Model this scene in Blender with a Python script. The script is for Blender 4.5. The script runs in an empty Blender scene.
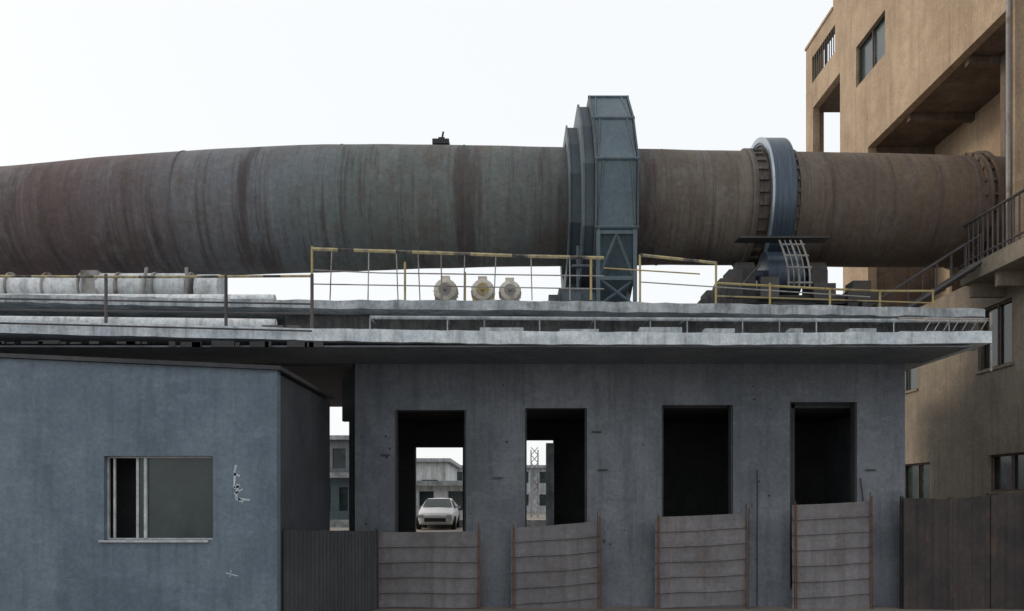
import bpy, bmesh, math, random
from mathutils import Vector, noise as mnoise
random.seed(7)
ZO=-1.42; F=900.0; HY=500.0; CZ=4.5
sc=bpy.context.scene
def P(px,py,d): return ((px-512)/F*d, d, CZ+(HY-py)/F*d)
def X(px,d): return (px-512)/F*d
def Z(py,d): return CZ+(HY-py)/F*d
# ---------------- materials
def newmat(name):
    m=bpy.data.materials.new(name); m.use_nodes=True
    nt=m.node_tree; b=nt.nodes['Principled BSDF']; return m,nt,b
def N(nt,t,**k):
    n=nt.nodes.new(t)
    for a,v in k.items(): setattr(n,a,v)
    return n
def noise(nt,co,scale=(1,1,1),s=1.0,detail=4,rough=0.6,dist=0.0,loc=(0,0,0)):
    mp=N(nt,'ShaderNodeMapping'); mp.inputs['Scale'].default_value=scale; mp.inputs['Location'].default_value=loc
    nt.links.new(co,mp.inputs['Vector'])
    n=N(nt,'ShaderNodeTexNoise'); n.inputs['Scale'].default_value=s; n.inputs['Detail'].default_value=min(detail,4.5)
    n.inputs['Roughness'].default_value=rough; n.inputs['Distortion'].default_value=dist
    nt.links.new(mp.outputs[0],n.inputs['Vector']); return n.outputs['Fac']
def ramp(nt,fac,stops):
    r=N(nt,'ShaderNodeValToRGB'); e=r.color_ramp.elements
    while len(e)<len(stops): e.new(0.5)
    for i,(p,c) in enumerate(stops):
        e[i].position=p; e[i].color=(c[0],c[1],c[2],1) if not isinstance(c,(int,float)) else (c,c,c,1)
    nt.links.new(fac,r.inputs[0]); return r.outputs[0]
def mix(nt,fac,a,b,mode='MIX'):
    m=N(nt,'ShaderNodeMix',data_type='RGBA',blend_type=mode)
    for sock,v in ((m.inputs[0],fac),(m.inputs[6],a),(m.inputs[7],b)):
        if isinstance(v,bpy.types.NodeSocket): nt.links.new(v,sock)
        elif isinstance(v,(int,float)): sock.default_value=v
        else: sock.default_value=(v[0],v[1],v[2],1)
    return m.outputs[2]
def weather(name,c1,c2,stain=(0.03,0.03,0.03),big=0.35,streak=0.5,speck=0.6,rough=0.85,metal=0.0,bump=0.35,fine=9.0,rust=None,rustamt=0.55,seed=0,mott=0.0,simple=False):
    m,nt,b=newmat(name); co=N(nt,'ShaderNodeTexCoord').outputs['Object']
    L=(seed*7.3,seed*3.1,seed*5.7)
    n1=noise(nt,co,s=big,detail=6,rough=0.7,loc=L)
    col=mix(nt,ramp(nt,n1,[(0.38,0.0),(0.62,1.0)]),c1,c2)
    n3=noise(nt,co,s=fine,detail=5,rough=0.75,loc=L)
    if not simple:
        n2=noise(nt,co,(2.2,2.2,0.16),1.6,5,0.7,0,L)
        col=mix(nt,ramp(nt,n2,[(0.48,0.0),(0.72,streak)]),col,stain)
    if mott:
        n5=noise(nt,co,(0.45,0.45,1.0),1.5,6,0.75,0,(3,9,1))
        col=mix(nt,ramp(nt,n5,[(0.53,0.0),(0.68,mott)]),col,[min(1,c*1.4) for c in c2])
        n6=noise(nt,co,(0.8,0.8,0.6),0.8,6,0.8,0,(13,2,4))
        col=mix(nt,ramp(nt,n6,[(0.5,0.0),(0.66,mott)]),col,[c*0.65 for c in c1])
    col=mix(nt,speck,col,ramp(nt,n3,[(0.25,0.5),(0.75,1.4)]),'MULTIPLY')
    if rust:
        n4=noise(nt,co,(1,1,0.5),1.1,6,0.75,0,(5,1,seed))
        col=mix(nt,ramp(nt,n4,[(rustamt,0.0),(rustamt+0.12,1.0)]),col,rust)
    nt.links.new(col,b.inputs['Base Color']); b.inputs['Roughness'].default_value=rough; b.inputs['Metallic'].default_value=metal
    if bump:
        bp=N(nt,'ShaderNodeBump'); bp.inputs['Strength'].default_value=bump; bp.inputs['Distance'].default_value=0.03
        nt.links.new(n3,bp.inputs['Height']); nt.links.new(bp.outputs[0],b.inputs['Normal'])
    return m
M={}
M['blue']=weather('blue_gray_render',(0.115,0.152,0.195),(0.16,0.205,0.25),stain=(0.075,0.10,0.13),streak=0.55,bump=0.45,mott=0.32,big=0.5,speck=0.5)
M['conc']=weather('gray_concrete',(0.125,0.143,0.168),(0.185,0.203,0.23),stain=(0.065,0.073,0.085),streak=0.55,bump=0.45,seed=1,mott=0.35,big=0.5,speck=0.5)
M['concdk']=weather('shade_dark_concrete',(0.04,0.043,0.047),(0.07,0.072,0.076),simple=True,seed=2)  # near-black base colour paints in the shade of the interiors
M['sidedk']=weather('shaded_side_render',(0.03,0.035,0.043),(0.055,0.063,0.076),streak=0.5,seed=2)  # darkened render, shade of the unlit side put into the colour
M['slab']=weather('pale_slab_edge',(0.46,0.52,0.57),(0.68,0.73,0.77),stain=(0.12,0.12,0.12),big=1.2,streak=0.6,bump=0.4,seed=3)
M['slab2']=weather('dusty_slab',(0.25,0.28,0.30),(0.45,0.48,0.5),stain=(0.05,0.05,0.05),big=1.5,streak=0.6,rust=(0.10,0.09,0.085),rustamt=0.62,seed=4)
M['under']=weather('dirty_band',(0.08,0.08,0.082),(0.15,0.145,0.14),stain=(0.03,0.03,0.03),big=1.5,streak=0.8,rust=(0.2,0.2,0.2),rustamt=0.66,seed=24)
M['tan']=weather('tan_plaster',(0.33,0.24,0.16),(0.44,0.34,0.235),stain=(0.16,0.12,0.09),streak=0.55,bump=0.4,seed=5,mott=0.2)
M['tanlow']=weather('grimy_beige_plaster',(0.20,0.168,0.13),(0.29,0.25,0.195),stain=(0.10,0.09,0.075),streak=0.6,bump=0.4,seed=25,mott=0.25)
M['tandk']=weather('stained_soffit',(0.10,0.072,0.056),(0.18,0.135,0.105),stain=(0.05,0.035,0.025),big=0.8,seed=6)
M['guard']=weather('gray_blue_paint',(0.07,0.105,0.13),(0.10,0.142,0.165),stain=(0.04,0.05,0.055),rough=0.6,bump=0.15,rust=(0.09,0.07,0.06),rustamt=0.63,seed=7)
M['guarddk']=weather('dark_blue_paint',(0.04,0.06,0.078),(0.065,0.09,0.108),stain=(0.03,0.03,0.03),rough=0.6,bump=0.15,rust=(0.07,0.05,0.04),seed=8)
M['steel']=weather('dark_worn_steel',(0.03,0.03,0.032),(0.07,0.068,0.065),rough=0.6,metal=0.3,rust=(0.09,0.055,0.035),rustamt=0.6,bump=0.3,seed=9)
M['rail']=weather('galvanised_rail',(0.2,0.2,0.2),(0.32,0.31,0.3),rough=0.7,rust=(0.12,0.08,0.06),rustamt=0.52,fine=20,seed=10,simple=True)
M['raildk']=weather('dark_rail',(0.04,0.04,0.045),(0.09,0.08,0.08),rough=0.7,fine=20,seed=11,simple=True)
M['yellow']=weather('yellow_paint',(0.33,0.26,0.10),(0.4,0.33,0.17),rough=0.7,fine=20,big=2,seed=12,rust=(0.12,0.09,0.07),rustamt=0.53,simple=True)
M['cream']=weather('cream_enamel',(0.46,0.43,0.37),(0.58,0.55,0.47),stain=(0.15,0.13,0.10),rough=0.6,big=2,seed=13)
M['sheet']=weather('dusty_sheet',(0.15,0.143,0.15),(0.21,0.2,0.208),stain=(0.09,0.08,0.08),big=0.7,rough=0.85,rust=(0.14,0.115,0.105),rustamt=0.58,seed=14,bump=0.2,speck=0.45,streak=0.6)
M['rust']=weather('rusty_rebar',(0.10,0.045,0.03),(0.16,0.08,0.055),rough=0.9,fine=25,seed=15,simple=True)
M['fence']=weather('dark_sheet_fence',(0.035,0.038,0.045),(0.06,0.062,0.07),streak=0.7,rough=0.75,seed=16)
M['gate']=weather('brown_sheet_gate',(0.032,0.029,0.029),(0.065,0.05,0.047),big=0.8,streak=0.7,rough=0.8,rust=(0.09,0.06,0.048),rustamt=0.58,seed=17)
M['ground']=weather('dusty_ground',(0.17,0.15,0.13),(0.26,0.235,0.20),big=0.25,fine=5,bump=0.6,seed=18,simple=True)
M['frame']=weather('aluminium_frame',(0.36,0.38,0.4),(0.5,0.52,0.53),rough=0.5,big=3,seed=19,simple=True)
M['white']=weather('white_cladding',(0.5,0.53,0.55),(0.68,0.70,0.72),stain=(0.2,0.19,0.18),streak=0.8,seed=20,rust=(0.2,0.18,0.16),rustamt=0.6)
M['carwhite']=weather('car_paint_white',(0.55,0.56,0.58),(0.62,0.63,0.64),speck=0.2,rough=0.4,bump=0.0,seed=21,simple=True)
M['rubber']=weather('rubber',(0.02,0.02,0.02),(0.03,0.03,0.03),rough=0.9,bump=0.1,simple=True)
M['chalk']=weather('chalk_paint',(0.35,0.4,0.45),(0.5,0.55,0.6),fine=30,simple=True)
M['bright']=weather('rim_highlight',(0.30,0.36,0.42),(0.48,0.54,0.6),rough=0.35,metal=0.6,fine=14,seed=3,simple=True)  # pale steel colour that paints the edge highlight of the tyre
def glass(name,c,r=0.08):
    m,nt,b=newmat(name); co=N(nt,'ShaderNodeTexCoord').outputs['Object']
    n=noise(nt,co,s=1.3,detail=6,rough=0.7)
    nt.links.new(mix(nt,ramp(nt,n,[(0.4,0.0),(0.7,1.0)]),c,[x*2 for x in c]),b.inputs['Base Color'])
    nt.links.new(ramp(nt,n,[(0.3,r),(0.8,r+0.25)]),b.inputs['Roughness'])
    return m
M['glass']=glass('dusty_window_glass',(0.022,0.034,0.034))
m,nt,b=newmat('hazard_stripe'); co=N(nt,'ShaderNodeTexCoord').outputs['Object']
sx=N(nt,'ShaderNodeSeparateXYZ'); nt.links.new(co,sx.inputs[0])
mm=N(nt,'ShaderNodeMath',operation='MULTIPLY'); nt.links.new(sx.outputs[0],mm.inputs[0]); mm.inputs[1].default_value=0.62
fr=N(nt,'ShaderNodeMath',operation='FRACT'); nt.links.new(mm.outputs[0],fr.inputs[0])
c=mix(nt,ramp(nt,fr.outputs[0],[(0.27,0.0),(0.29,1.0)]),(0.045,0.04,0.04),(0.42,0.35,0.18))
n=noise(nt,co,s=6,detail=5); c=mix(nt,ramp(nt,n,[(0.42,0.0),(0.62,0.85)]),c,(0.20,0.18,0.15))
nt.links.new(c,b.inputs['Base Color']); b.inputs['Roughness'].default_value=0.8; M['hazard']=m
# kiln shell
m,nt,b=newmat('kiln_shell_steel'); co=N(nt,'ShaderNodeTexCoord').outputs['Object']
sx=N(nt,'ShaderNodeSeparateXYZ'); nt.links.new(co,sx.inputs[0])
wob=noise(nt,co,(1,0.5,0.5),0.6,5,0.65)
a1=N(nt,'ShaderNodeMath',operation='MULTIPLY_ADD'); nt.links.new(wob,a1.inputs[0]); a1.inputs[1].default_value=4.0; nt.links.new(sx.outputs[0],a1.inputs[2])
mr=N(nt,'ShaderNodeMapRange'); nt.links.new(a1.outputs[0],mr.inputs[0]); mr.inputs[1].default_value=-18.0; mr.inputs[2].default_value=20.0
def kx(px): return (X(px,30.2)+20.0)/38.0
col=ramp(nt,mr.outputs[0],[(kx(0),(0.12,0.085,0.088)),(kx(130),(0.115,0.092,0.10)),(kx(180),(0.135,0.135,0.148)),(kx(290),(0.13,0.148,0.163)),
 (kx(345),(0.11,0.13,0.125)),(kx(470),(0.115,0.135,0.128)),(kx(560),(0.10,0.105,0.105)),(kx(640),(0.13,0.112,0.096)),(kx(745),(0.16,0.138,0.11)),(kx(830),(0.135,0.108,0.083)),(kx(1000),(0.12,0.083,0.058))])
bands=noise(nt,co,(1.0,0.09,0.09),1.3,7,0.72)
col=mix(nt,ramp(nt,bands,[(0.40,0.75),(0.5,0.0)]),col,(0.05,0.042,0.044))
dr=noise(nt,co,(2.6,0.22,0.22),1.2,5,0.7,0,(11,3,2))
col=mix(nt,ramp(nt,dr,[(0.54,0.0),(0.68,0.35)]),col,(0.21,0.215,0.22))
dr2=noise(nt,co,(4.0,0.12,0.12),1.5,5,0.7,0,(1,8,2))
col=mix(nt,ramp(nt,dr2,[(0.52,0.0),(0.66,0.6)]),col,(0.06,0.045,0.042))
pat=noise(nt,co,(1.2,0.7,0.7),0.5,7,0.75,0,(2,2,8))
col=mix(nt,ramp(nt,pat,[(0.47,0.0),(0.62,0.6)]),col,(0.095,0.068,0.058))
pt2=noise(nt,co,(0.9,0.6,0.6),0.8,7,0.75,0,(22,12,3))
col=mix(nt,ramp(nt,pt2,[(0.56,0.0),(0.66,0.28)]),col,(0.2,0.2,0.19))
fn=noise(nt,co,s=6,detail=5,rough=0.8)
col=mix(nt,0.6,col,ramp(nt,fn,[(0.25,0.5),(0.75,1.45)]),'MULTIPLY')
nt.links.new(col,b.inputs['Base Color']); b.inputs['Roughness'].default_value=0.85
bp=N(nt,'ShaderNodeBump'); bp.inputs['Strength'].default_value=0.35; bp.inputs['Distance'].default_value=0.04
nt.links.new(fn,bp.inputs['Height']); nt.links.new(bp.outputs[0],b.inputs['Normal']); M['kiln']=m
m,nt,b=newmat('polished_tyre_steel'); co=N(nt,'ShaderNodeTexCoord').outputs['Object']
n=noise(nt,co,(6,0.4,0.4),2,5,0.7)
nt.links.new(mix(nt,ramp(nt,n,[(0.35,0.0),(0.65,1.0)]),(0.035,0.055,0.085),(0.07,0.095,0.13)),b.inputs['Base Color']); b.inputs['Metallic'].default_value=0.3; b.inputs['Roughness'].default_value=0.38; M['tyre']=m
# ---------------- geometry helpers
def empty(name):
    e=bpy.data.objects.new(name,None); sc.collection.objects.link(e); return e
def mesh(name,vs,fs,mat,parent=None,smooth=False,bevel=0,flat=None):
    me=bpy.data.meshes.new(name); me.from_pydata([(v[0],v[1],v[2]+ZO) for v in vs],[],fs); me.update()
    bm=bmesh.new(); bm.from_mesh(me); bmesh.ops.recalc_face_normals(bm,faces=bm.faces); bm.to_mesh(me); bm.free()
    if isinstance(mat,str): mat=M[mat]
    me.materials.append(mat)
    o=bpy.data.objects.new(name,me); sc.collection.objects.link(o)
    if smooth:
        for p in me.polygons: p.use_smooth=True
        try: me.set_sharp_from_angle(angle=math.radians(35))
        except Exception: pass
    if bevel:
        b=o.modifiers.new('bev','BEVEL'); b.width=bevel; b.segments=2; b.limit_method='ANGLE'
    if parent: o.parent=parent
    return o
def boxg(x0,x1,y0,y1,z0,z1):
    v=[(x,y,z) for x in(x0,x1) for y in(y0,y1) for z in(z0,z1)]
    return v,[(0,1,3,2),(4,6,7,5),(0,4,5,1),(2,3,7,6),(0,2,6,4),(1,5,7,3)]
def box(name,x0,x1,y0,y1,z0,z1,mat,parent=None,bevel=0.0):
    v,f=boxg(x0,x1,y0,y1,z0,z1); return mesh(name,v,f,mat,parent,bevel=bevel)
class G:
    def __init__(s): s.v=[]; s.f=[]
    def add(s,vf):
        n=len(s.v); s.v+=vf[0]; s.f+=[tuple(i+n for i in f) for f in vf[1]]
    def box(s,*a): s.add(boxg(*a))
    def cyl(s,p,q,r,r2=None,seg=10): s.add(cylg(p,q,r,r2,seg))
    def out(s,name,mat,parent=None,**k): return mesh(name,s.v,s.f,mat,parent,**k)
def cylg(p,q,r,r2=None,seg=10):
    p=Vector(p);q=Vector(q); r2=r if r2 is None else r2; d=(q-p).normalized()
    u=d.cross(Vector((0,0,1)) if abs(d.z)<0.9 else Vector((1,0,0))).normalized(); w=d.cross(u)
    v=[];f=[]
    for c,rr in((p,r),(q,r2)):
        for i in range(seg):
            a=2*math.pi*i/seg; v.append(tuple(c+u*math.cos(a)*rr+w*math.sin(a)*rr))
    for i in range(seg): j=(i+1)%seg; f.append((i,j,seg+j,seg+i))
    f.append(tuple(range(seg))[::-1]); f.append(tuple(range(seg,2*seg))); return v,f
def wall(name,axis,a0,a1,z0,z1,t0,t1,holes,mat,parent):
    A=sorted({a0,a1}|{h[i] for h in holes for i in(0,1) if a0<h[i]<a1}); B=sorted({z0,z1}|{h[i] for h in holes for i in(2,3) if z0<h[i]<z1})
    g=G(); sol={}
    for i in range(len(A)-1):
        for j in range(len(B)-1):
            ca=(A[i]+A[i+1])/2; cz=(B[j]+B[j+1])/2
            sol[i,j]=not any(h[0]<ca<h[1] and h[2]<cz<h[3] for h in holes)
    def V(a,t,z): return (a,t,z) if axis=='x' else (t,a,z)
    idx={}
    def vi(a,t,z):
        k=(a,t,z)
        if k not in idx: idx[k]=len(g.v); g.v.append(V(a,t,z))
        return idx[k]
    for (i,j),s in sol.items():
        if not s: continue
        x0,x1,y0,y1=A[i],A[i+1],B[j],B[j+1]
        for t in(t0,t1): g.f.append((vi(x0,t,y0),vi(x1,t,y0),vi(x1,t,y1),vi(x0,t,y1)))
        if not sol.get((i-1,j)): g.f.append((vi(x0,t0,y0),vi(x0,t1,y0),vi(x0,t1,y1),vi(x0,t0,y1)))
        if not sol.get((i+1,j)): g.f.append((vi(x1,t0,y0),vi(x1,t1,y0),vi(x1,t1,y1),vi(x1,t0,y1)))
        if not sol.get((i,j-1)): g.f.append((vi(x0,t0,y0),vi(x1,t0,y0),vi(x1,t1,y0),vi(x0,t1,y0)))
        if not sol.get((i,j+1)): g.f.append((vi(x0,t0,y1),vi(x1,t0,y1),vi(x1,t1,y1),vi(x0,t1,y1)))
    return g.out(name,mat,parent)
def band(name,pts,d0,d1,mat,parent,jit=0.0,step=0.35):
    W=[(X(p,d0),Z(a,d0),Z(b,d0)) for p,a,b in pts]; xs=[]; x=W[0][0]
    while x<W[-1][0]: xs.append(x); x+=step
    xs.append(W[-1][0]); g=G()
    for k,x in enumerate(xs):
        for i in range(len(W)-1):
            if W[i][0]<=x<=W[i+1][0]: break
        t=(x-W[i][0])/(W[i+1][0]-W[i][0]); zt=W[i][1]*(1-t)+W[i+1][1]*t; zb=W[i][2]*(1-t)+W[i+1][2]*t
        j1=random.uniform(-jit,jit); j2=random.uniform(-jit,jit); j3=random.uniform(-jit,jit)
        g.v+=[(x,d0+j3,zb+j1),(x,d0+j3,zt+j2),(x,d1,zt),(x,d1,zb)]
    n=len(xs)
    for k in range(n-1):
        for i in range(4): j=(i+1)%4; g.f.append((4*k+i,4*k+j,4*k+4+j,4*k+4+i))
    g.f.append((0,1,2,3)); g.f.append((4*n-4,4*n-3,4*n-2,4*n-1))
    return g.out(name,mat,parent)
# ---------------- ground
GZ=1.42
mesh('ground',[(-400,-60,GZ),(400,-60,GZ),(400,900,GZ),(-400,900,GZ)],[(0,1,2,3)],'ground')
box('rear_terrace',-60,12,37.6,130,GZ+0.004,3.1,'ground')
# ---------------- KILN
kiln=empty('rotary_kiln')
ctl=[(-420,1.76,14.1),(-150,1.80,14.17),(0,1.88,14.30),(130,2.07,14.57),(250,2.16,14.73),(330,2.18,14.83),(450,2.08,14.92),(550,2.01,14.88),(700,1.94,14.87),(800,1.93,14.81),(900,1.93,14.76),(985,1.88,14.70),(1060,1.86,14.66)]
KC=[(X(p,32),r,z) for p,r,z in ctl]
def kat(x):
    for i in range(len(KC)-1):
        if x<=KC[i+1][0]: break
    t=(x-KC[i][0])/(KC[i+1][0]-KC[i][0]); t=max(0,min(1,t)); 
    return KC[i][1]*(1-t)+KC[i+1][1]*t, KC[i][2]*(1-t)+KC[i+1][2]*t
def ksm(x):
    s=[kat(x+o) for o in(-2,-1,0,1,2)]; return sum(a for a,_ in s)/5,sum(b for _,b in s)/5
def ring(g,x0,x1,r0,r1,seg=72,zc=None,yc=32):
    n0=len(g.v)
    prof=[(x0,r0),(x0,r1),(x1,r1),(x1,r0)]
    for i in range(seg):
        a=2*math.pi*i/seg
        for x,r in prof: g.v.append((x,yc+math.cos(a)*r,(zc if zc is not None else ksm(x)[1])+math.sin(a)*r))
    for i in range(seg):
        j=(i+1)%seg
        for k in range(4): l=(k+1)%4; g.f.append((n0+4*i+k,n0+4*i+l,n0+4*j+l,n0+4*j+k))
g=G(); xs=[]; x=-33.0
while x<18.4: xs.append(x); x+=0.3
SEG=96
for x in xs:
    r,z=ksm(x)
    for i in range(SEG):
        a=2*math.pi*i/SEG; rr=r+0.012*mnoise.noise(Vector((x*0.6,math.cos(a)*1.5,math.sin(a)*1.5)))*2
        g.v.append((x,32+math.cos(a)*rr,z+math.sin(a)*rr))
for k in range(len(xs)-1):
    for i in range(SEG): j=(i+1)%SEG; g.f.append((k*SEG+i,k*SEG+j,(k+1)*SEG+j,(k+1)*SEG+i))
g.f.append(tuple(range(SEG))); g.f.append(tuple(range((len(xs)-1)*SEG,len(xs)*SEG)))
g.out('shell',M['kiln'],kiln,smooth=True)
g=G()
for px in(-60,170,335,462,668,835,905):
    x=X(px,30); r,z=ksm(x); ring(g,x-0.02,x+0.02,r-0.05,r+0.012,zc=z)
g.out('weld_seams',M['kiln'],kiln,smooth=True)
# riding ring
x0,x1=8.62,9.42; r,z=ksm(9.0); g=G(); ring(g,x0,x1,2.1,2.37,zc=z,seg=96); g.out('riding_ring','tyre',kiln,smooth=True,bevel=0.03)
g=G(); ring(g,x0-0.03,x0+0.06,2.2,2.385,zc=z,seg=96); g.out('riding_ring_highlight','bright',kiln,smooth=True,bevel=0.015)  # thin bright ring added as the highlight along the tyre edge
g=G(); ring(g,x0+0.05,x1-0.05,1.9,2.09,zc=z,seg=96); g.out('riding_ring_filler','steel',kiln,smooth=True)
g=G()
for i in range(30):
    a=2*math.pi*i/30
    for xa,xb in((x0-0.36,x0-0.05),(x1+0.03,x1+0.2)):
        n0=len(g.v); da=0.03
        for xx in(xa,xb):
            for aa,rr in((a-da,1.9),(a-da,2.02),(a+da,2.02),(a+da,1.9)): g.v.append((xx,32+math.cos(aa)*rr,z+math.sin(aa)*rr))
        g.f+= [(n0,n0+1,n0+2,n0+3),(n0+4,n0+7,n0+6,n0+5)]+[(n0+k,n0+(k+1)%4,n0+4+(k+1)%4,n0+4+k) for k in range(4)]
g.out('retaining_blocks',M['kiln'],kiln)
g=G(); ring(g,x0-0.55,x0-0.37,1.9,2.03,zc=z); ring(g,x1+0.22,x1+0.32,1.9,2.0,zc=z); g.out('retaining_bands',M['kiln'],kiln,smooth=True)
x=15.9; r,z=ksm(x); g=G(); ring(g,x,x+0.2,1.8,r+0.10,zc=z); ring(g,x+0.35,x+0.5,1.8,r+0.16,zc=z)
for i in range(24):
    a=2*math.pi*i/24; y=32+math.cos(a)*(r+0.05); zz=z+math.sin(a)*(r+0.05); g.box(x-0.06,x+0.55,y-0.04,y+0.04,zz-0.04,zz+0.04)
g.out('end_seal',M['kiln'],kiln)
xx=X(441,31); r,z=ksm(xx); g=G(); g.box(xx-0.32,xx+0.26,31.2,31.9,z+r-0.12,z+r+0.05); g.cyl((xx-0.02,31.4,z+r),(xx+0.05,31.4,z+r+0.36),0.035); g.box(xx-0.12,xx+0.1,31.3,31.5,z+r+0.05,z+r+0.14); g.out('manhole_fitting','steel',kiln)
# ---------------- gear guard
gg=empty('girth_gear_guard')
prof=[(28.35,13.1),(28.2,15.2),(29.35,16.95),(30.85,18.3),(33.2,18.3),(34.7,16.95),(35.8,15.2),(35.7,13.1),(34.5,11.7),(33.0,11.0),(31.0,11.0),(29.5,11.7)]
def scaled(k): return [(32+(y-32)*k,14.8+(z-14.8)*k) for y,z in prof]
def polyring(g,x0,x1,po,pi):
    n=len(po); n0=len(g.v)
    for x,pp in((x0,pi),(x0,po),(x1,po),(x1,pi)):
        for y,z in pp: g.v.append((x,y,z))
    for k in range(4):
        l=(k+1)%4
        for i in range(n): j=(i+1)%n; g.f.append((n0+k*n+i,n0+k*n+j,n0+l*n+j,n0+l*n+i))
inn=scaled(0.62)
g=G(); polyring(g,2.68,3.92,prof,inn); g.out('guard_casing','guard',gg,bevel=0.02)
g=G(); polyring(g,2.62,2.675,scaled(1.018),scaled(0.9)); polyring(g,3.925,3.98,scaled(1.018),scaled(0.9)); g.out('guard_flanges','guarddk',gg)
g=G(); polyring(g,2.3,2.615,scaled(0.92),inn); g.out('guard_step_outer','guarddk',gg,bevel=0.015)
g=G(); polyring(g,1.92,2.295,scaled(0.74),inn); g.out('guard_step_inner','guarddk',gg,bevel=0.015)
g=G(); polyring(g,1.86,1.915,scaled(0.76),inn); polyring(g,2.24,2.31,scaled(0.94),scaled(0.7)); g.out('guard_side_flange','guard',gg)
g=G()
for i in range(4):
    (ya,za),(yb,zb)=prof[i],prof[(i+1)]
    g.cyl((2.6,yb-0.02,zb),(4.0,yb-0.02,zb),0.055,seg=6)
    n=Vector((0,-abs(zb-za),abs(yb-ya))).normalized()
    for xa,xb in((2.72,2.86),(3.88,3.74)):
        p=Vector((xa,ya+(yb-ya)*.03,za+(zb-za)*.03))+n*0.02; q=Vector((xb,ya+(yb-ya)*.97,za+(zb-za)*.97))+n*0.02; g.cyl(p,q,0.03,seg=5)
g.cyl((2.6,prof[0][0],prof[0][1]),(4.0,prof[0][0],prof[0][1]),0.06,seg=6)
g.out('guard_ribs','guard',gg)
g=G()
zb=10.12; zt=13.08
for x in(2.72,3.88):
    for y in(28.4,30.1): g.box(x-0.06,x+0.06,y-0.06,y+0.06,zb,zt if y<29 else 12)
for z in(11.5,12.95,10.6): g.box(2.78,3.82,28.36,28.44,z-0.06,z+0.06)
def beam(p,q,w=0.045): g.cyl(p,q,w,seg=4)
beam((2.75,28.4,11.55),(3.3,28.4,12.9)); beam((3.3,28.42,12.9),(3.85,28.42,11.55)); beam((2.75,28.4,11.5),(3.85,28.4,10.65)); beam((3.85,28.45,11.45),(2.75,28.45,10.65))
g.out('support_frame','guard',gg)
g=G(); g.box(1.5,2.5,28.8,31,10.12,11.3); g.box(1.6,2.2,28.6,28.8,10.3,11.1); g.cyl((1.2,29.6,10.9),(2.6,29.6,10.9),0.35,seg=16)
g.cyl((2.1,28.7,10.12),(2.1,28.7,12.6),0.05); g.box(1.9,2.6,28.55,28.7,11.9,11.98)
g.out('pinion_gearbox','guarddk',gg,bevel=0.04)
# ---------------- roller support
rs=empty('kiln_roller_support'); r,z=ksm(9.0)
g=G()
for s in(-1,1):
    yc=32+s*1.6; zc=z-2.75
    g.cyl((8.45,yc,zc),(9.6,yc,zc),0.78,seg=40); g.cyl((7.5,yc,zc),(10.6,yc,zc),0.17,seg=16)
g.out('support_rollers','tyre',rs,smooth=True)
g=G()
for s in(-1,1):
    yc=32+s*1.6
    for xa in(7.55,9.95):
        g.box(xa,xa+0.55,yc-0.5,yc+0.5,11.2,12.15); g.cyl((xa-0.02,yc,12.1),(xa+0.57,yc,12.1),0.42,seg=20)
g.box(6.6,11.6,29.4,34.6,10.9,11.2); g.box(6.2,12.0,29.0,35,10.12,10.6); g.box(6.9,11.3,29.8,34.2,10.6,10.9)
for i,(a,b2,h) in enumerate(((6.1,7.3,11.0),(6.3,7.35,11.3),(6.75,7.5,11.7),(7.05,7.5,12.0))): g.box(a,b2,29.1+i*0.04,30.1,10.62,h)
for k in range(6): g.cyl((6.2+k*0.2,29.05,10.7),(6.2+k*0.2,29.05,11.0+0.13*k),0.03,seg=6)
g.box(10.9,11.9,29.2,30.2,10.62,11.3); g.box(11.1,11.7,29.3,30,11.3,11.65)
g.out('bearing_housings_and_base','steel',rs,bevel=0.03)
g=G(); g.box(7.3,10.2,28.9,29.5,12.92,12.98); g.box(8.3,9.7,28.7,28.9,10.62,10.95); g.out('top_plate','steel',rs)
g=G()
for k in range(5):
    x=8.6+k*0.17
    pts=[(x+0.2*math.sin(t*1.6),28.95-0.35*math.sin(t*2.2),12.85-1.6*t) for t in[i/10 for i in range(11)]]
    for a,b2 in zip(pts,pts[1:]): g.cyl(a,b2,0.035 if k%2==0 else 0.02,seg=5)
for t in(0.1,0.35,0.6,0.9): g.cyl((8.55+0.2*math.sin(t*1.6),28.93-0.35*math.sin(t*2.2),12.85-1.6*t),(9.35+0.2*math.sin(t*1.6),28.93-0.35*math.sin(t*2.2),12.85-1.6*t),0.03,seg=5)
g.out('roller_guard_bars','rail',rs)
g=G()
for k in range(12):
    x=6.6+k*0.45; h=random.uniform(0.15,0.7); g.box(x,x+random.uniform(.15,.4),28.5,28.9,10.12,10.12+h); 
g.cyl((6.8,28.6,10.95),(11.8,28.6,10.8),0.05); g.cyl((7.2,28.7,11.2),(7.9,28.7,12.0),0.04); g.box(9.6,10.3,28.6,29,10.9,11.4); g.box(7.9,8.5,28.6,29,10.9,11.6); g.out('lubrication_boxes','steel',rs,bevel=0.02)
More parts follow.
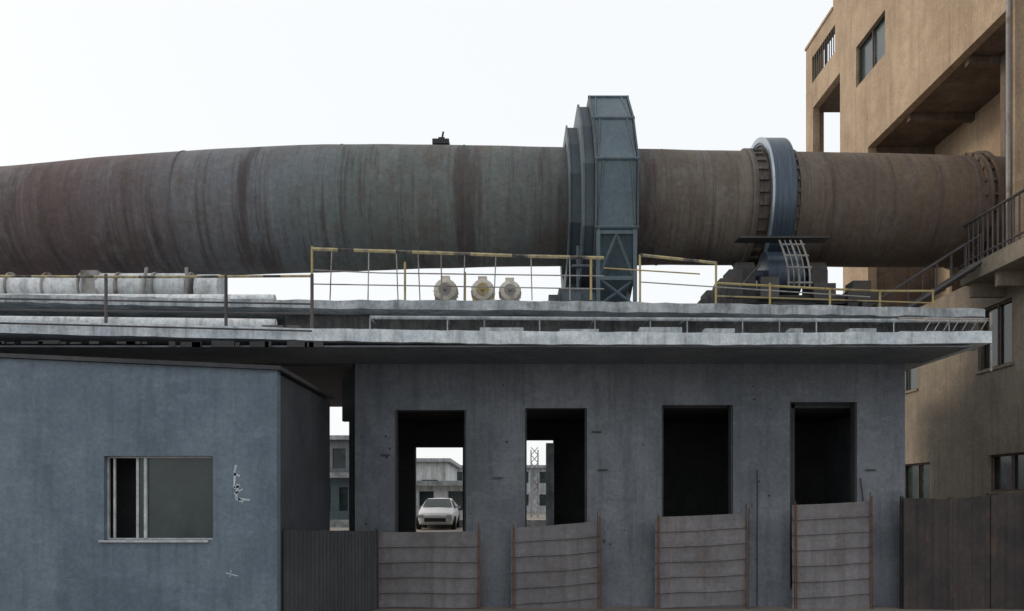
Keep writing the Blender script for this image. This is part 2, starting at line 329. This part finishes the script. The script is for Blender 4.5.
# ---------------- motors
for px,s in((446,1.0),(483,0.98),(510,0.92)):
    e=empty('electric_motor'); d=26.6; x=X(px,d); r=0.34*s; zc=10.12+0.18+r
    g=G(); 
    pr=[(0,0.02),(0.03,0.7),(0.08,0.93),(0.2,1.0),(0.75,1.0),(0.9,0.93),(0.98,0.6),(1.0,0.05)]
    n=20
    for t,k in pr:
        for i in range(n):
            a=2*math.pi*i/n; g.v.append((x+math.cos(a)*r*k,d-0.45+t*0.9,zc+math.sin(a)*r*k))
    for q in range(len(pr)-1):
        for i in range(n): j=(i+1)%n; g.f.append((q*n+i,q*n+j,(q+1)*n+j,(q+1)*n+i))
    g.out('housing','cream',e,smooth=True)
    g=G()
    for i in range(22):
        a=2*math.pi*i/22; c,sn=math.cos(a),math.sin(a); g.cyl((x+c*r*1.03,d-0.2,zc+sn*r*1.03),(x+c*r*1.03,d+0.3,zc+sn*r*1.03),0.012,seg=4)
    g.box(x-0.14,x+0.12,d-0.2,d+0.1,zc+r-0.03,zc+r+0.10)
    g.out('cooling_fins_and_terminal_box','cream',e)
    g=G(); g.cyl((x,d-0.6,zc),(x,d-0.42,zc),0.05); g.cyl((x,d-0.455,zc),(x,d-0.44,zc),r*0.55,seg=18)
    g.box(x-r,x+r,d-0.4,d+0.4,10.12,10.2); g.box(x-r*0.9,x-r*0.5,d-0.3,d+0.3,10.2,zc-r*0.6); g.box(x+r*0.5,x+r*0.9,d-0.3,d+0.3,10.2,zc-r*0.6); g.out('feet_and_shaft','yellow' if px==483 else 'rail',e)
# ---------------- platform
pf=empty('kiln_walkway_platform')
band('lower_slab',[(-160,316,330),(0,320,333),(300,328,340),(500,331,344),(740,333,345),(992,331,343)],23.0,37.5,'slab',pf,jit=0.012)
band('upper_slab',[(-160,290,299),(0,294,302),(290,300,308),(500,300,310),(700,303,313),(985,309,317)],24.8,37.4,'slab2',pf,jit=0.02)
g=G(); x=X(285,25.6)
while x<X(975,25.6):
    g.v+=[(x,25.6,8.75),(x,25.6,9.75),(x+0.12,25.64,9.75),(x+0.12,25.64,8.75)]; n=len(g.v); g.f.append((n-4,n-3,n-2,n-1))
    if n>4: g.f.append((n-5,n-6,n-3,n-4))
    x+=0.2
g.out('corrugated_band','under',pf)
g=G()
g.cyl((X(370,24.4),24.4,9.45),(X(985,24.4),24.4,9.35),0.05,seg=8)
x=X(370,24.4)
while x<X(985,24.4): g.cyl((x,24.4,9.42),(x,25.6,9.5),0.02,seg=5); g.cyl((x,24.4,9.42),(x,24.4,8.85),0.018,seg=5); x+=random.choice([1.0,1.5,2.1])
for px in(330,350,420,480,560,640,705,790,850,900): g.box(X(px,24),X(px,24)+random.uniform(.3,1.2),24.0,24.4,8.88,8.96+random.random()*0.16)
g.out('pipe_and_debris','slab2',pf)
box('underside_shade_sheet',-18,11.8,23.12,25.95,8.43,8.47,'conc',pf)  # added sheet, darker than the slab, painting shade on its underside
box('underside_shade_sheet_rear',-18,-4.6,25.96,37.3,8.36,8.44,'concdk',pf)  # added dark sheet hiding the pale slab, shade put into its colour
g=G()
for px in range(-60,330,17):
    x=X(px,22.9)+random.uniform(-.2,.2); w=random.uniform(0.1,0.6); g.box(x,x+w,22.93,22.97,8.40+(px<150)*0.08,8.52+random.random()*0.05)
g.out('ragged_edge_flashing','steel',pf)
g=G(); x0=X(925,23.1); x1=X(990,23.1)
g.cyl((x0,23.1,9.15),(x1,23.1,9.15),0.02,seg=6)
for k in range(8):
    x=x0+(x1-x0)*k/7; g.cyl((x,23.1,8.85),(min(x+0.18,x1),23.1,9.15),0.013,seg=5); g.cyl((x,23.1,9.1),(x-0.2,24.6,9.45),0.013,seg=5)
g.cyl((x1,23.05,7.8),(x1,23.05,9.3),0.03,seg=6); g.cyl((x0,24.7,9.5),(x1,23.1,9.15),0.02,seg=6)
g.out('end_lattice','rail',pf)
def tube(g,pts,r,seg=6):
    for a,b2 in zip(pts,pts[1:]): g.cyl(a,b2,r,seg=seg)
hr=empty('safety_handrail')
g=G(); tube(g,[P(312,249,25),P(440,253,25),P(520,256,25),P(604,258,25)],0.05); g.out('top_rail','hazard',hr)
g=G(); tube(g,[P(312,270,25),P(380,273,25),P(604,276,25)],0.018); tube(g,[P(312,284,25),P(604,289,25)],0.018); tube(g,[P(640,282,25.2),P(870,297,25.2)],0.018)
px=330
while px<600:
    d=25; g.cyl(P(px+random.uniform(-2,2),251+ (px-312)*0.03,d),(X(px,d),d,10.05),0.018,seg=6); px+=random.choice([22,30,38])
g.out('posts_and_mid_rails','rail',hr)
g=G()
for px,yt,d in((312,246,25),(405,262,25.3),(465,272,25.6),(591,257,25),(640,255,25.2),(716,262,25.6),(770,283,25.6),(830,288,25.8),(880,290,26),(933,290,26)): g.cyl(P(px,yt,d),(X(px,d),d,10.05),0.032,seg=8)
tube(g,[P(604,268,25),P(700,274,25.4)],0.02); tube(g,[P(716,283,25.6),P(830,289,25.8),P(880,291,26),P(933,291,26)],0.033); tube(g,[P(716,296,25.6),P(933,303,26)],0.02)
g.out('yellow_posts','yellow',hr)
g=G(); tube(g,[P(640,255,25.2),P(716,263,25.6)],0.045); g.out('end_top_rail','hazard',hr)
hl=empty('edge_handrail'); d=23.35
g=G(); tube(g,[P(-40,276,d),P(150,277,d),P(312,276,d)],0.035); g.out('top_rail','hazard',hl)
g=G(); 
for px in(-10,106,226,312): g.cyl(P(px,274,d),(X(px,d),d,8.8),0.045,seg=8)
tube(g,[P(-40,298,d),P(312,304,d)],0.025); tube(g,[P(-40,309,d),P(312,314,d)],0.03); tube(g,[P(-40,322,d-0.5),P(312,331,d-0.5)],0.025)
for px in(-40,60,95,160,265,290): g.box(X(px,d),X(px,d)+random.uniform(.3,.7),d-0.3,d+0.1,8.8,8.98)
g.out('posts','raildk',hl)
# ducts
wd=empty('insulated_duct')
g=G()
for a,b2,y,zz,rr in((-24,-16.6,27.5,11.05,0.42),(-16.2,-13.0,27.5,10.95,0.40),(-12.6,-9.9,27.6,11.02,0.42),(-9.6,-8.9,27.6,10.9,0.5)): g.cyl((a,y,zz),(b2,y,zz),rr,seg=24)
g.cyl((-24,26.2,10.33),(-6.9,26.2,10.28),0.2,seg=20); g.cyl((-24,24.4,9.45),(-6.4,24.4,9.25),0.16,seg=16)
g.out('duct_runs','white',wd,smooth=True)
g=G(); x=-23
while x<-9: g.cyl((x,27.5,11.0),(x+0.06,27.5,11.0),0.45,seg=24); g.box(x-0.1,x+0.15,27.3,27.7,10.05,10.6); x+=1.1
for x in(-16.4,-12.8): g.box(x-0.25,x+0.25,27.2,27.7,10.1,11.45)
g.cyl((-11.2,27.1,10.4),(-11.0,27.1,11.5),0.05); g.cyl((-9.8,27.1,10.4),(-9.8,27.1,11.5),0.05)
g.out('joint_bands_and_saddles','rail',wd)
# ---------------- main concrete building
mb=empty('concrete_building'); d=26.0
L,R=X(355,d),X(905,d)
holes=[]
for a,b2,yt in((395,466,410),(525,587,408),(662,733,405),(790,857,402)): holes.append((X(a,d),X(b2,d),GZ+0.5,Z(yt,d)))
wall('front_wall','x',L,R,GZ-0.02,8.62,d,d+0.42,holes,'conc',mb)
rh=[(-3.38,-1.72,3.2,6.35),(0.36,1.45,3.2,6.6)]
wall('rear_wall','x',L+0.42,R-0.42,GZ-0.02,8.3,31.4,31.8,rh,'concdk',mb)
wall('side_wall','y',d+0.425,37.3,GZ-0.02,8.3,L,L+0.4,[],'conc',mb)
wall('side_wall_right','y',d+0.425,37.3,GZ-0.02,8.3,R-0.4,R,[],'conc',mb)
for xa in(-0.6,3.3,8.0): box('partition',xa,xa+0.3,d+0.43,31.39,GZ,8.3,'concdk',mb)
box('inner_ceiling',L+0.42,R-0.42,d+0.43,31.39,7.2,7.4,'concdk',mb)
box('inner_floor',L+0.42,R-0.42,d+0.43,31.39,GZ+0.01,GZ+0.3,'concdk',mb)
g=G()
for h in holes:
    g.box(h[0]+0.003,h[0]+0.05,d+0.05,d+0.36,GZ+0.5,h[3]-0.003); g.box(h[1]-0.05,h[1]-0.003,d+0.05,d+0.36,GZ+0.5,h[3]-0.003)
g.out('jamb_shade_strips','concdk',mb)  # dark strips on the reveals, doorway shade put into their colour
g=G()
for a,b2,c,e2 in((752,781,483,508),(474,500,380,430),(603,640,480,500)): g.box(X(a,d),X(b2,d),d-0.012,d+0.01,Z(e2,d),Z(c,d))
g.out('patched_render','conc',mb)
g=G()
for k in range(30):
    px=random.choice([random.uniform(360,392),random.uniform(470,520),random.uniform(592,658),random.uniform(737,786),random.uniform(862,898)]); py=random.uniform(380,600)
    x,y,zz=P(px,py,d); s=random.uniform(0.015,0.04); g.cyl((x,y-0.012,zz),(x,y+0.01,zz),s,seg=8)
g.out('tie_holes','concdk',mb)
g=G()
for px,py in((596,432),(497,478),(870,470),(590,555),(385,455),(602,470)):
    x,y,zz=P(px,py,d); g.box(x-0.12,x+0.15,y-0.05,y+0.01,zz-0.02,zz+0.02)
g.cyl((X(757,d),d-0.03,GZ),(X(757,d),d-0.03,Z(470,d)),0.012,seg=6); g.cyl((X(860,d),d-0.03,Z(478,d)),(X(866,d),d-0.03,Z(525,d)),0.015,seg=6)
g.out('bracket_stubs','steel',mb)
box('pale_post',X(546,29),X(554,29),29,29.1,GZ+0.3,Z(443,29),'slab2',mb)
wall('gap_shade_wall','x',-5.21,L-0.01,GZ,8.29,27.6,27.9,[(X(334,27.6),X(349,27.6),3.2,Z(421,27.6))],'concdk',mb)  # added dark wall, fills the gap beside the hut with painted shade
# ---------------- left hut
hb=empty('blue_gray_building'); d=20.0; xr=X(277,d); w0,w1=X(104,d),X(213,d); zt0,zb0=Z(456,d),Z(540,d)
o=wall('front_wall','x',-17,xr,GZ-0.02,7.9,d,d+0.3,[(w0,w1,zb0,zt0)],'blue',hb)
for v in o.data.vertices:
    if v.co.z>6.2: v.co.z=7.9+ZO-(v.co.x+17)/(xr+17)*0.52
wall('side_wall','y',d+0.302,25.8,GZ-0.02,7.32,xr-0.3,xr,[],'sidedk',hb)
box('back_wall',-17,xr-0.305,25.5,25.8,GZ,7.3,'blue',hb)
v=[(-17,d-0.1,7.92),(xr+0.1,d-0.1,7.38),(xr+0.1,25.9,7.38),(-17,25.9,7.92)]
v+=[(a,b2,c+0.09) for a,b2,c in v]
mesh('roof_slab',v,[(0,1,2,3),(4,5,6,7),(0,1,5,4),(1,2,6,5),(2,3,7,6),(3,0,4,7)],'fence',hb)
g=G()
def fr_(xa,xb,za,zb,y0,y1,t=0.06):
    g.box(xa,xb,y0,y1,za,za+t); g.box(xa,xb,y0,y1,zb-t,zb); g.box(xa,xa+t,y0,y1,za+t,zb-t); g.box(xb-t,xb,y0,y1,za+t,zb-t)
fr_(w0+0.002,w1-0.002,zb0+0.002,zt0-0.002,d+0.16,d+0.24,0.035)
xm=X(143,d); g.box(xm-0.03,xm+0.03,d+0.12,d+0.23,zb0+0.04,zt0-0.04)
g.box(X(133,d),X(135.5,d),d+0.17,d+0.22,zb0+0.04,zt0-0.04)
g.box(w0-0.1,w1-0.1,d-0.06,d+0.1,zb0-0.05,zb0-0.002)
g.box(X(110,d),X(112,d),d+0.17,d+0.22,zb0+0.04,zt0-0.04)
g.out('window_frame','frame',hb)
box('window_glass',xm+0.03,w1-0.04,d+0.19,d+0.2,zb0+0.03,zt0-0.03,'glass',hb)
box('sliding_sash_glass',X(135.5,d),xm-0.03,d+0.2,d+0.21,zb0+0.04,zt0-0.04,'glass',hb)
g=G(); g.box(-16.6,xr-0.4,d+1.5,d+1.55,GZ,7); g.out('inner_partition','concdk',hb)
g=G()
def stroke(pts,w=0.022):
    for a,b2 in zip(pts,pts[1:]):
        p=P(a[0],a[1],d-0.006);q=P(b2[0],b2[1],d-0.006); p=Vector(p);q=Vector(q); n=(q-p).normalized().cross(Vector((0,1,0)))*w
        k=len(g.v); g.v+=[tuple(p-n),tuple(p+n),tuple(q+n*0.7),tuple(q-n*0.7)]; g.f.append((k,k+1,k+2,k+3))
stroke([(236,465),(234,474),(240,476)],0.03); stroke([(235,473),(234,488),(240,486)],0.03); stroke([(238,484),(236,498),(243,502)],0.035); stroke([(234,494),(243,489)]); stroke([(238,499),(250,500)],0.03); stroke([(226,573),(238,576)],0.015); stroke([(231,570),(230,577)],0.012)
g.out('painted_marks','chalk',hb)
# ---------------- sheets
def hsheet(px0,px1,yt0,yt1,d,sag=0.04):
    e=empty('corrugated_barrier_panel'); g=G(); x0,x1=X(px0,d),X(px1,d); zt=[Z(yt0,d),Z(yt1,d)]
    nx=20; prof=[]
    H=min(zt)-GZ; zz=0
    while zz<H: prof+= [(zz,0),(zz+0.19,0.012),(zz+0.37,0.0),(zz+0.39,-0.05),(zz+0.415,-0.05),(zz+0.435,0.0)]; zz+=0.44
    prof=[p for p in prof if p[0]<H]+[(H,0)]
    for q,(h,o) in enumerate(prof):
        for i in range(nx+1):
            t=i/nx; top=zt[0]*(1-t)+zt[1]*t; f=min(1,h/H*3)
            z=top-h+ (mnoise.noise(Vector((x0+t*1.5,h*0.5,3)))*0.05*f) - 0.012*math.sin(math.pi*t)
            if h==H: z=GZ
            y=d+o+0.05*mnoise.noise(Vector((t*2+x0,h*0.8,3)))
            g.v.append((x0+(x1-x0)*t,y,z))
    w=nx+1
    for q in range(len(prof)-1):
        for i in range(nx): g.f.append((q*w+i,q*w+i+1,(q+1)*w+i+1,(q+1)*w+i))
    o=g.out('sheet','sheet',e); s=o.modifiers.new('s','SOLIDIFY'); s.thickness=0.012
    g=G()
    for x,zz in((x0+0.05,zt[0]+0.12),(x1-0.05,zt[1]+0.25)):
        for k in(0,1): g.cyl((x+k*0.06,d-0.09,GZ),(x+k*0.06+random.uniform(-.03,.03),d-0.09,zz-k*0.1),0.017,seg=6)
    g.out('rebar_stakes','rust',e)
hsheet(375,480,532,531,25.55); hsheet(511,600,528,521,25.6); hsheet(655,747,517,513,25.55); hsheet(792,871,505,501,25.5)
def vsheet(name,pts,mat,per=0.2,amp=0.035):
    e=empty(name); g=G(); 
    for si,(a,b2) in enumerate(zip(pts,pts[1:])):
        a2=Vector(a[:2]);c2=Vector(b2[:2]); L=(c2-a2).length; n=int(L/per*6); dr=(c2-a2)/L; nr=Vector((dr.y,-dr.x))
        base=len(g.v)
        for i in range(n+1):
            t=i/n; ph=(t*L/per)%1.0; o=amp*(1 if ph<0.4 else (1-(ph-0.4)/0.1 if ph<0.5 else (0 if ph<0.9 else (ph-0.9)/0.1)))
            p=a2+(c2-a2)*t+nr*o; zt=a[2]*(1-t)+b2[2]*t+0.03*mnoise.noise(Vector((t*9,si,2)))
            g.v+=[(p.x,p.y,GZ),(p.x,p.y,zt)]
        for i in range(n): k=base+2*i; g.f.append((k,k+1,k+3,k+2))
    o=g.out('sheeting',mat,e); s=o.modifiers.new('s','SOLIDIFY'); s.thickness=0.01
    g=G()
    for p in pts: g.box(p[0]-0.04,p[0]+0.04,p[1]+0.05,p[1]+0.13,GZ,p[2]+0.05)
    for a,b2 in zip(pts,pts[1:]): g.cyl((a[0],a[1]+0.1,a[2]-0.15),(b2[0],b2[1]+0.1,b2[2]-0.15),0.03,seg=6)
    g.out('posts_and_rail','steel',e)
vsheet('corrugated_metal_fence',[(xr+0.02,20.4,Z(530,20.4)),(X(376,25.3),25.3,Z(531,25.3))],'fence')
dg=25.4
vsheet('sheet_metal_gate',[(X(903,dg),dg,Z(498,dg)),(X(950,dg),dg-0.1,Z(499,dg)),(X(992,dg),dg+0.08,Z(495,dg)),(X(1045,dg),dg-0.2,Z(490,dg)),(18.5,dg-0.6,Z(488,dg))],'gate',per=0.42,amp=0.04)
# ---------------- tan building
tb=empty('tan_factory_building'); W=16.5
def dd(px): return W*F/(px-512)
up=[(dd(835),dd(812),27.4,28.8),(dd(840),dd(813),20.86,26.0),(dd(885),dd(856),24.25,26.2),(dd(952),dd(925),29.2,31.0)]
wall('upper_wall','y',27.0,dd(806),20.85,29.7,W,W+0.35,[h for h in up if h[0]>0 and h[3]<29.6],'tan',tb)
wall('tower_wall','y',27.0,dd(833),29.705,34.5,W,W+0.35,[],'tan',tb)
box('tower_return',W+0.355,26,dd(833)-0.3,dd(833),29.9,34.5,'tan',tb)
box('far_return_wall',W+0.355,W+0.9,dd(806)-0.3,dd(806),20.85,29.7,'tan',tb)
box('far_column',W,W+0.5,dd(806)-1.0,dd(806),GZ,20.84,'tan',tb)
box('pier_wall',W,W+0.4,dd(868),dd(843),GZ,20.845,'tan',tb)
box('pier_wall_upper_return',W+0.405,W+3.2,dd(843)-0.3,dd(843),GZ,25.9,'tan',tb)
box('parapet',W-0.06,W+0.45,dd(833)+0.01,dd(806)+0.05,29.705,29.85,'tan',tb)
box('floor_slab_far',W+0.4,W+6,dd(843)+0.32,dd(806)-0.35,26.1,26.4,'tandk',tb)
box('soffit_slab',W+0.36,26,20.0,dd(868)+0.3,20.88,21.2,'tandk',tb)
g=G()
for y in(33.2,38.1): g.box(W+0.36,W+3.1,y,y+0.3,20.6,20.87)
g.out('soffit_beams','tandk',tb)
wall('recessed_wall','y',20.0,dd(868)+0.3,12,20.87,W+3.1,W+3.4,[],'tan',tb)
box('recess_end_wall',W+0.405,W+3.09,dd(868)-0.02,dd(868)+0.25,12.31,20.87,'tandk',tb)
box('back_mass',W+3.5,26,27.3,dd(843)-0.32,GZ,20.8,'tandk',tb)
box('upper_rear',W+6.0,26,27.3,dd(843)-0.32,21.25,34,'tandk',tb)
lw=[(dd(1012),dd(978),9.05,11.2),(dd(917),dd(890),9.05,11.0),(dd(1030),dd(988),4.8,6.05),(dd(930),dd(902),4.4,6.0)]
wall('lower_wall','y',24.0,dd(868)-0.05,GZ-0.02,12.3,W,W+0.35,lw,'tanlow',tb)
box('entry_floor',W+0.36,W+3.4,24,dd(868)-0.05,12.0,12.3,'tandk',tb)
g=G()
for h in lw+up[:1]+up[2:3]:
    xa,xb=W+0.12,W+0.2
    g.box(xa,xb,h[0],h[1],h[2]+0.002,h[2]+0.06); g.box(xa,xb,h[0],h[1],h[3]-0.06,h[3]-0.002); n=2 if h[1]-h[0]<4.4 else 3
    for k in range(n+1):
        y=h[0]+0.002+(h[1]-h[0]-0.064)*k/n; g.box(xa,xb,y,y+0.06,h[2]+0.06,h[3]-0.06)
g.out('window_frames','tandk',tb)
g=G()
for h in lw+up[2:3]: g.box(W+0.22,W+0.24,h[0],h[1],h[2],h[3])
g.out('window_panes','glass',tb)
g=G()
for h in lw: g.box(W-0.06,W-0.002,h[0]-0.1,h[1]+0.1,h[2]-0.10,h[2]-0.01)
g.out('sills','tanlow',tb)
g=G(); h=up[0]
for k in range(12): y=h[0]+(h[1]-h[0])*k/11; g.cyl((W+0.05,y,h[2]),(W+0.05,y,h[3]),0.03,seg=5)
g.out('window_bars','steel',tb)
g=G(); g.box(W-0.52,W-0.02,28.6,29.05,12.32,34.5); g.out('corner_column','tan',tb)
g=G(); g.cyl((W-0.62,28.8,12.35),(W-0.62,28.8,34),0.07,seg=10); g.out('drainpipe','rail',tb)
g=G(); g.cyl((W+1.8,33,12.4),(W+1.8,33,20.8),0.35,seg=16); g.box(W+1,W+2.8,35.8,36.0,12.4,18); g.out('inner_risers','tandk',tb)
bl=empty('access_balcony_and_stair')
box('balcony_floor',15.2,W-0.002,22.5,30.5,11.75,12.3,'tanlow',bl)
g=G()
for y in(23.5,26,28.5,30.1): g.box(15.4,W-0.01,y,y+0.2,11.3,11.748)
g.out('balcony_brackets','tanlow',bl)
g=G()
y=22.6
while y<30.4: g.cyl((15.28,y,12.3),(15.28,y,13.75),0.03,seg=6); y+=0.3
tube(g,[(15.28,22.5,13.75),(15.28,30.4,13.75)],0.05); tube(g,[(15.28,22.5,12.5),(15.28,30.4,12.5)],0.035)
g.out('balcony_railing','raildk',bl)
g=G(); n=9
for k in range(n):
    t=k/n; x=12.0+(15.1-12.0)*t; z=10.2+(12.2-10.2)*t; g.box(x,x+0.36,29.2,30.2,z,z+0.05)
for y in(29.18,30.22):
    a=Vector((11.9,y,10.1)); b2=Vector((15.2,y,12.2)); g.cyl(a,b2,0.08,seg=4); g.cyl(a+Vector((0,0,0.9)),b2+Vector((0,0,0.9)),0.03,seg=6)
    for k in range(8): p=a.lerp(b2,k/7); g.cyl(p,p+Vector((0,0,0.9)),0.022,seg=5)
g.out('stair_flight','raildk',bl)
# ---------------- background
def shed(name,x0,x1,y0,y1,z0,z1,mat,rows):
    e=empty(name); n=max(2,int((x1-x0)/2.2)); hs=[]
    for r_ in range(rows):
        hz=z0+0.8+r_*(z1-z0)/rows
        for k in range(n): xa=x0+(k+0.25)*(x1-x0)/n; hs.append((xa,xa+(x1-x0)/n*0.5,hz,hz+(z1-z0)/rows*0.5))
    wall('front_wall','x',x0,x1,z0,z1,y0,y0+0.3,hs,mat,e)
    box('body',x0+0.01,x1-0.01,y0+0.5,y1,z0,z1-0.01,mat,e); box('windows',x0+0.1,x1-0.1,y0+0.15,y0+0.18,z0+0.1,z1-0.1,'glass',e); box('roof',x0-0.4,x1+0.4,y0-0.4,y1,z1+0.005,z1+0.3,'slab2',e)
shed('distant_white_workshop',X(380,75),X(446,75),75,90,3.1,Z(462,75),'white',1)
shed('distant_gray_workshop',X(446,95),X(600,95),95,110,3.1,Z(468,95),'slab2',2)
shed('distant_gray_block',X(300,62),X(352,62),62,70,3.1,Z(440,62),'conc',2)
shed('low_storage_shed',X(412,52),X(470,52),52,56,3.1,Z(486,52),'white',1)
shed('low_storage_shed',X(318,50),X(352,50),50,54,3.1,Z(478,50),'guard',1)
e=empty('lattice_mast'); g=G(); d=70; xa,xb=X(531,d),X(538,d); 
for x in(xa,xb): g.cyl((x,d,3.1),(x,d,Z(450,d)),0.05,seg=5)
z=3.2
while z<Z(455,d): g.cyl((xa,d,z),(xb,d,z+0.6),0.03,seg=4); g.cyl((xb,d,z),(xa,d,z+0.6),0.03,seg=4); z+=0.6
g.out('mast','rail',e)
box('concrete_yard_wall',X(316,46),X(600,46),46,46.25,3.1,Z(520,46),'slab2')
def car(cx,cy,z0):
    e=empty('parked_car'); st=[
     (0.0,0.62,0.35,0.62,0.66,0.5),(0.12,0.80,0.25,0.72,0.78,0.66),(0.9,0.88,0.22,0.86,0.93,0.72),(1.35,0.9,0.22,0.92,1.02,0.74),(2.0,0.9,0.22,0.96,1.44,0.58),(2.9,0.9,0.22,0.98,1.48,0.60),(3.7,0.88,0.24,0.98,1.38,0.56),(4.3,0.84,0.3,0.95,1.0,0.6),(4.5,0.74,0.4,0.8,0.85,0.55)]
    g=G()
    for y,w,zl,zb,zt,tw in st:
        for x,z in((-w*0.92,zl),(-w,(zl+zb)/2),(-w*0.97,zb),(-tw,zt),(0,zt+0.03),(tw,zt),(w*0.97,zb),(w,(zl+zb)/2),(w*0.92,zl)): g.v.append((cx+x,cy+y,z0+z))
    for k in range(len(st)-1):
        for i in range(8): g.f.append((9*k+i,9*k+i+1,9*k+10+i,9*k+9+i))
        g.f.append((9*k+8,9*k,9*k+9,9*k+17))
    g.f.append(tuple(range(9))); g.f.append(tuple(range(len(g.v)-9,len(g.v))))
    g.out('body','carwhite',e,smooth=True,bevel=0.02)
    g=G(); g.v=[(cx-0.72,cy+1.36,z0+1.08),(cx+0.72,cy+1.36,z0+1.08),(cx+0.56,cy+1.92,z0+1.46),(cx-0.56,cy+1.92,z0+1.46)]; g.f=[(0,1,2,3)]
    for s in(-1,1):
        k=len(g.v); g.v+=[(cx+s*0.89,cy+1.6,z0+1.04),(cx+s*0.89,cy+4.0,z0+1.04),(cx+s*0.64,cy+3.6,z0+1.38),(cx+s*0.64,cy+2.1,z0+1.4)]; g.f.append((k,k+1,k+2,k+3))
    g.out('windscreen_and_windows','glass',e)
    g=G(); g.box(cx-0.5,cx+0.5,cy-0.02,cy+0.1,z0+0.38,z0+0.56)
    for s in(-1,1):
        for y in(0.85,3.55): g.cyl((cx+s*0.72,cy+y,z0+0.32),(cx+s*0.93,cy+y,z0+0.32),0.32,seg=20)
    g.out('grille_and_tyres','rubber',e)
    g=G()
    for s in(-1,1): g.box(cx+s*0.66-0.13,cx+s*0.66+0.13,cy+0.0,cy+0.15,z0+0.58,z0+0.70); g.box(cx+s*1.0-0.09,cx+s*1.0+0.09,cy+1.6,cy+1.68,z0+1.0,z0+1.12)
    g.out('headlamps_and_mirrors','frame',e)
car(X(435,42),42,3.1)
# ---------------- light
w=bpy.data.worlds.new('World'); sc.world=w; w.use_nodes=True; nt=w.node_tree; bg=nt.nodes['Background']
SE,SR=math.radians(24),math.radians(-75)
sk=N(nt,'ShaderNodeTexSky',sky_type='NISHITA'); sk.sun_disc=False; sk.sun_elevation=SE; sk.sun_rotation=SR; sk.dust_density=4
sc_=mix(nt,1.0,sk.outputs[0],(0.10,0.10,0.10),'MULTIPLY')
cc=mix(nt,0.85,sc_,(1.08,1.10,1.11))
nt.links.new(cc,bg.inputs[0]); bg.inputs[1].default_value=1.0
sd=bpy.data.lights.new('sun','SUN'); sd.energy=1.1; sd.angle=math.radians(14); sd.color=(1,0.80,0.60)
so=bpy.data.objects.new('sun',sd); sc.collection.objects.link(so)
az=SR; dirv=Vector((math.sin(az)*math.cos(SE),math.cos(az)*math.cos(SE),math.sin(SE)))
so.rotation_euler=dirv.to_track_quat('Z','Y').to_euler()
cam=bpy.data.cameras.new('camera'); co_=bpy.data.objects.new('camera',cam); sc.collection.objects.link(co_); sc.camera=co_
co_.location=(0,0,CZ+ZO); co_.rotation_euler=(math.radians(90),0,0); cam.sensor_width=36; cam.lens=F/1024*36; cam.shift_y=(HY-305.5)/1024; cam.clip_end=2000
sc.view_settings.view_transform='Standard'; sc.view_settings.look='None'; sc.view_settings.exposure=0
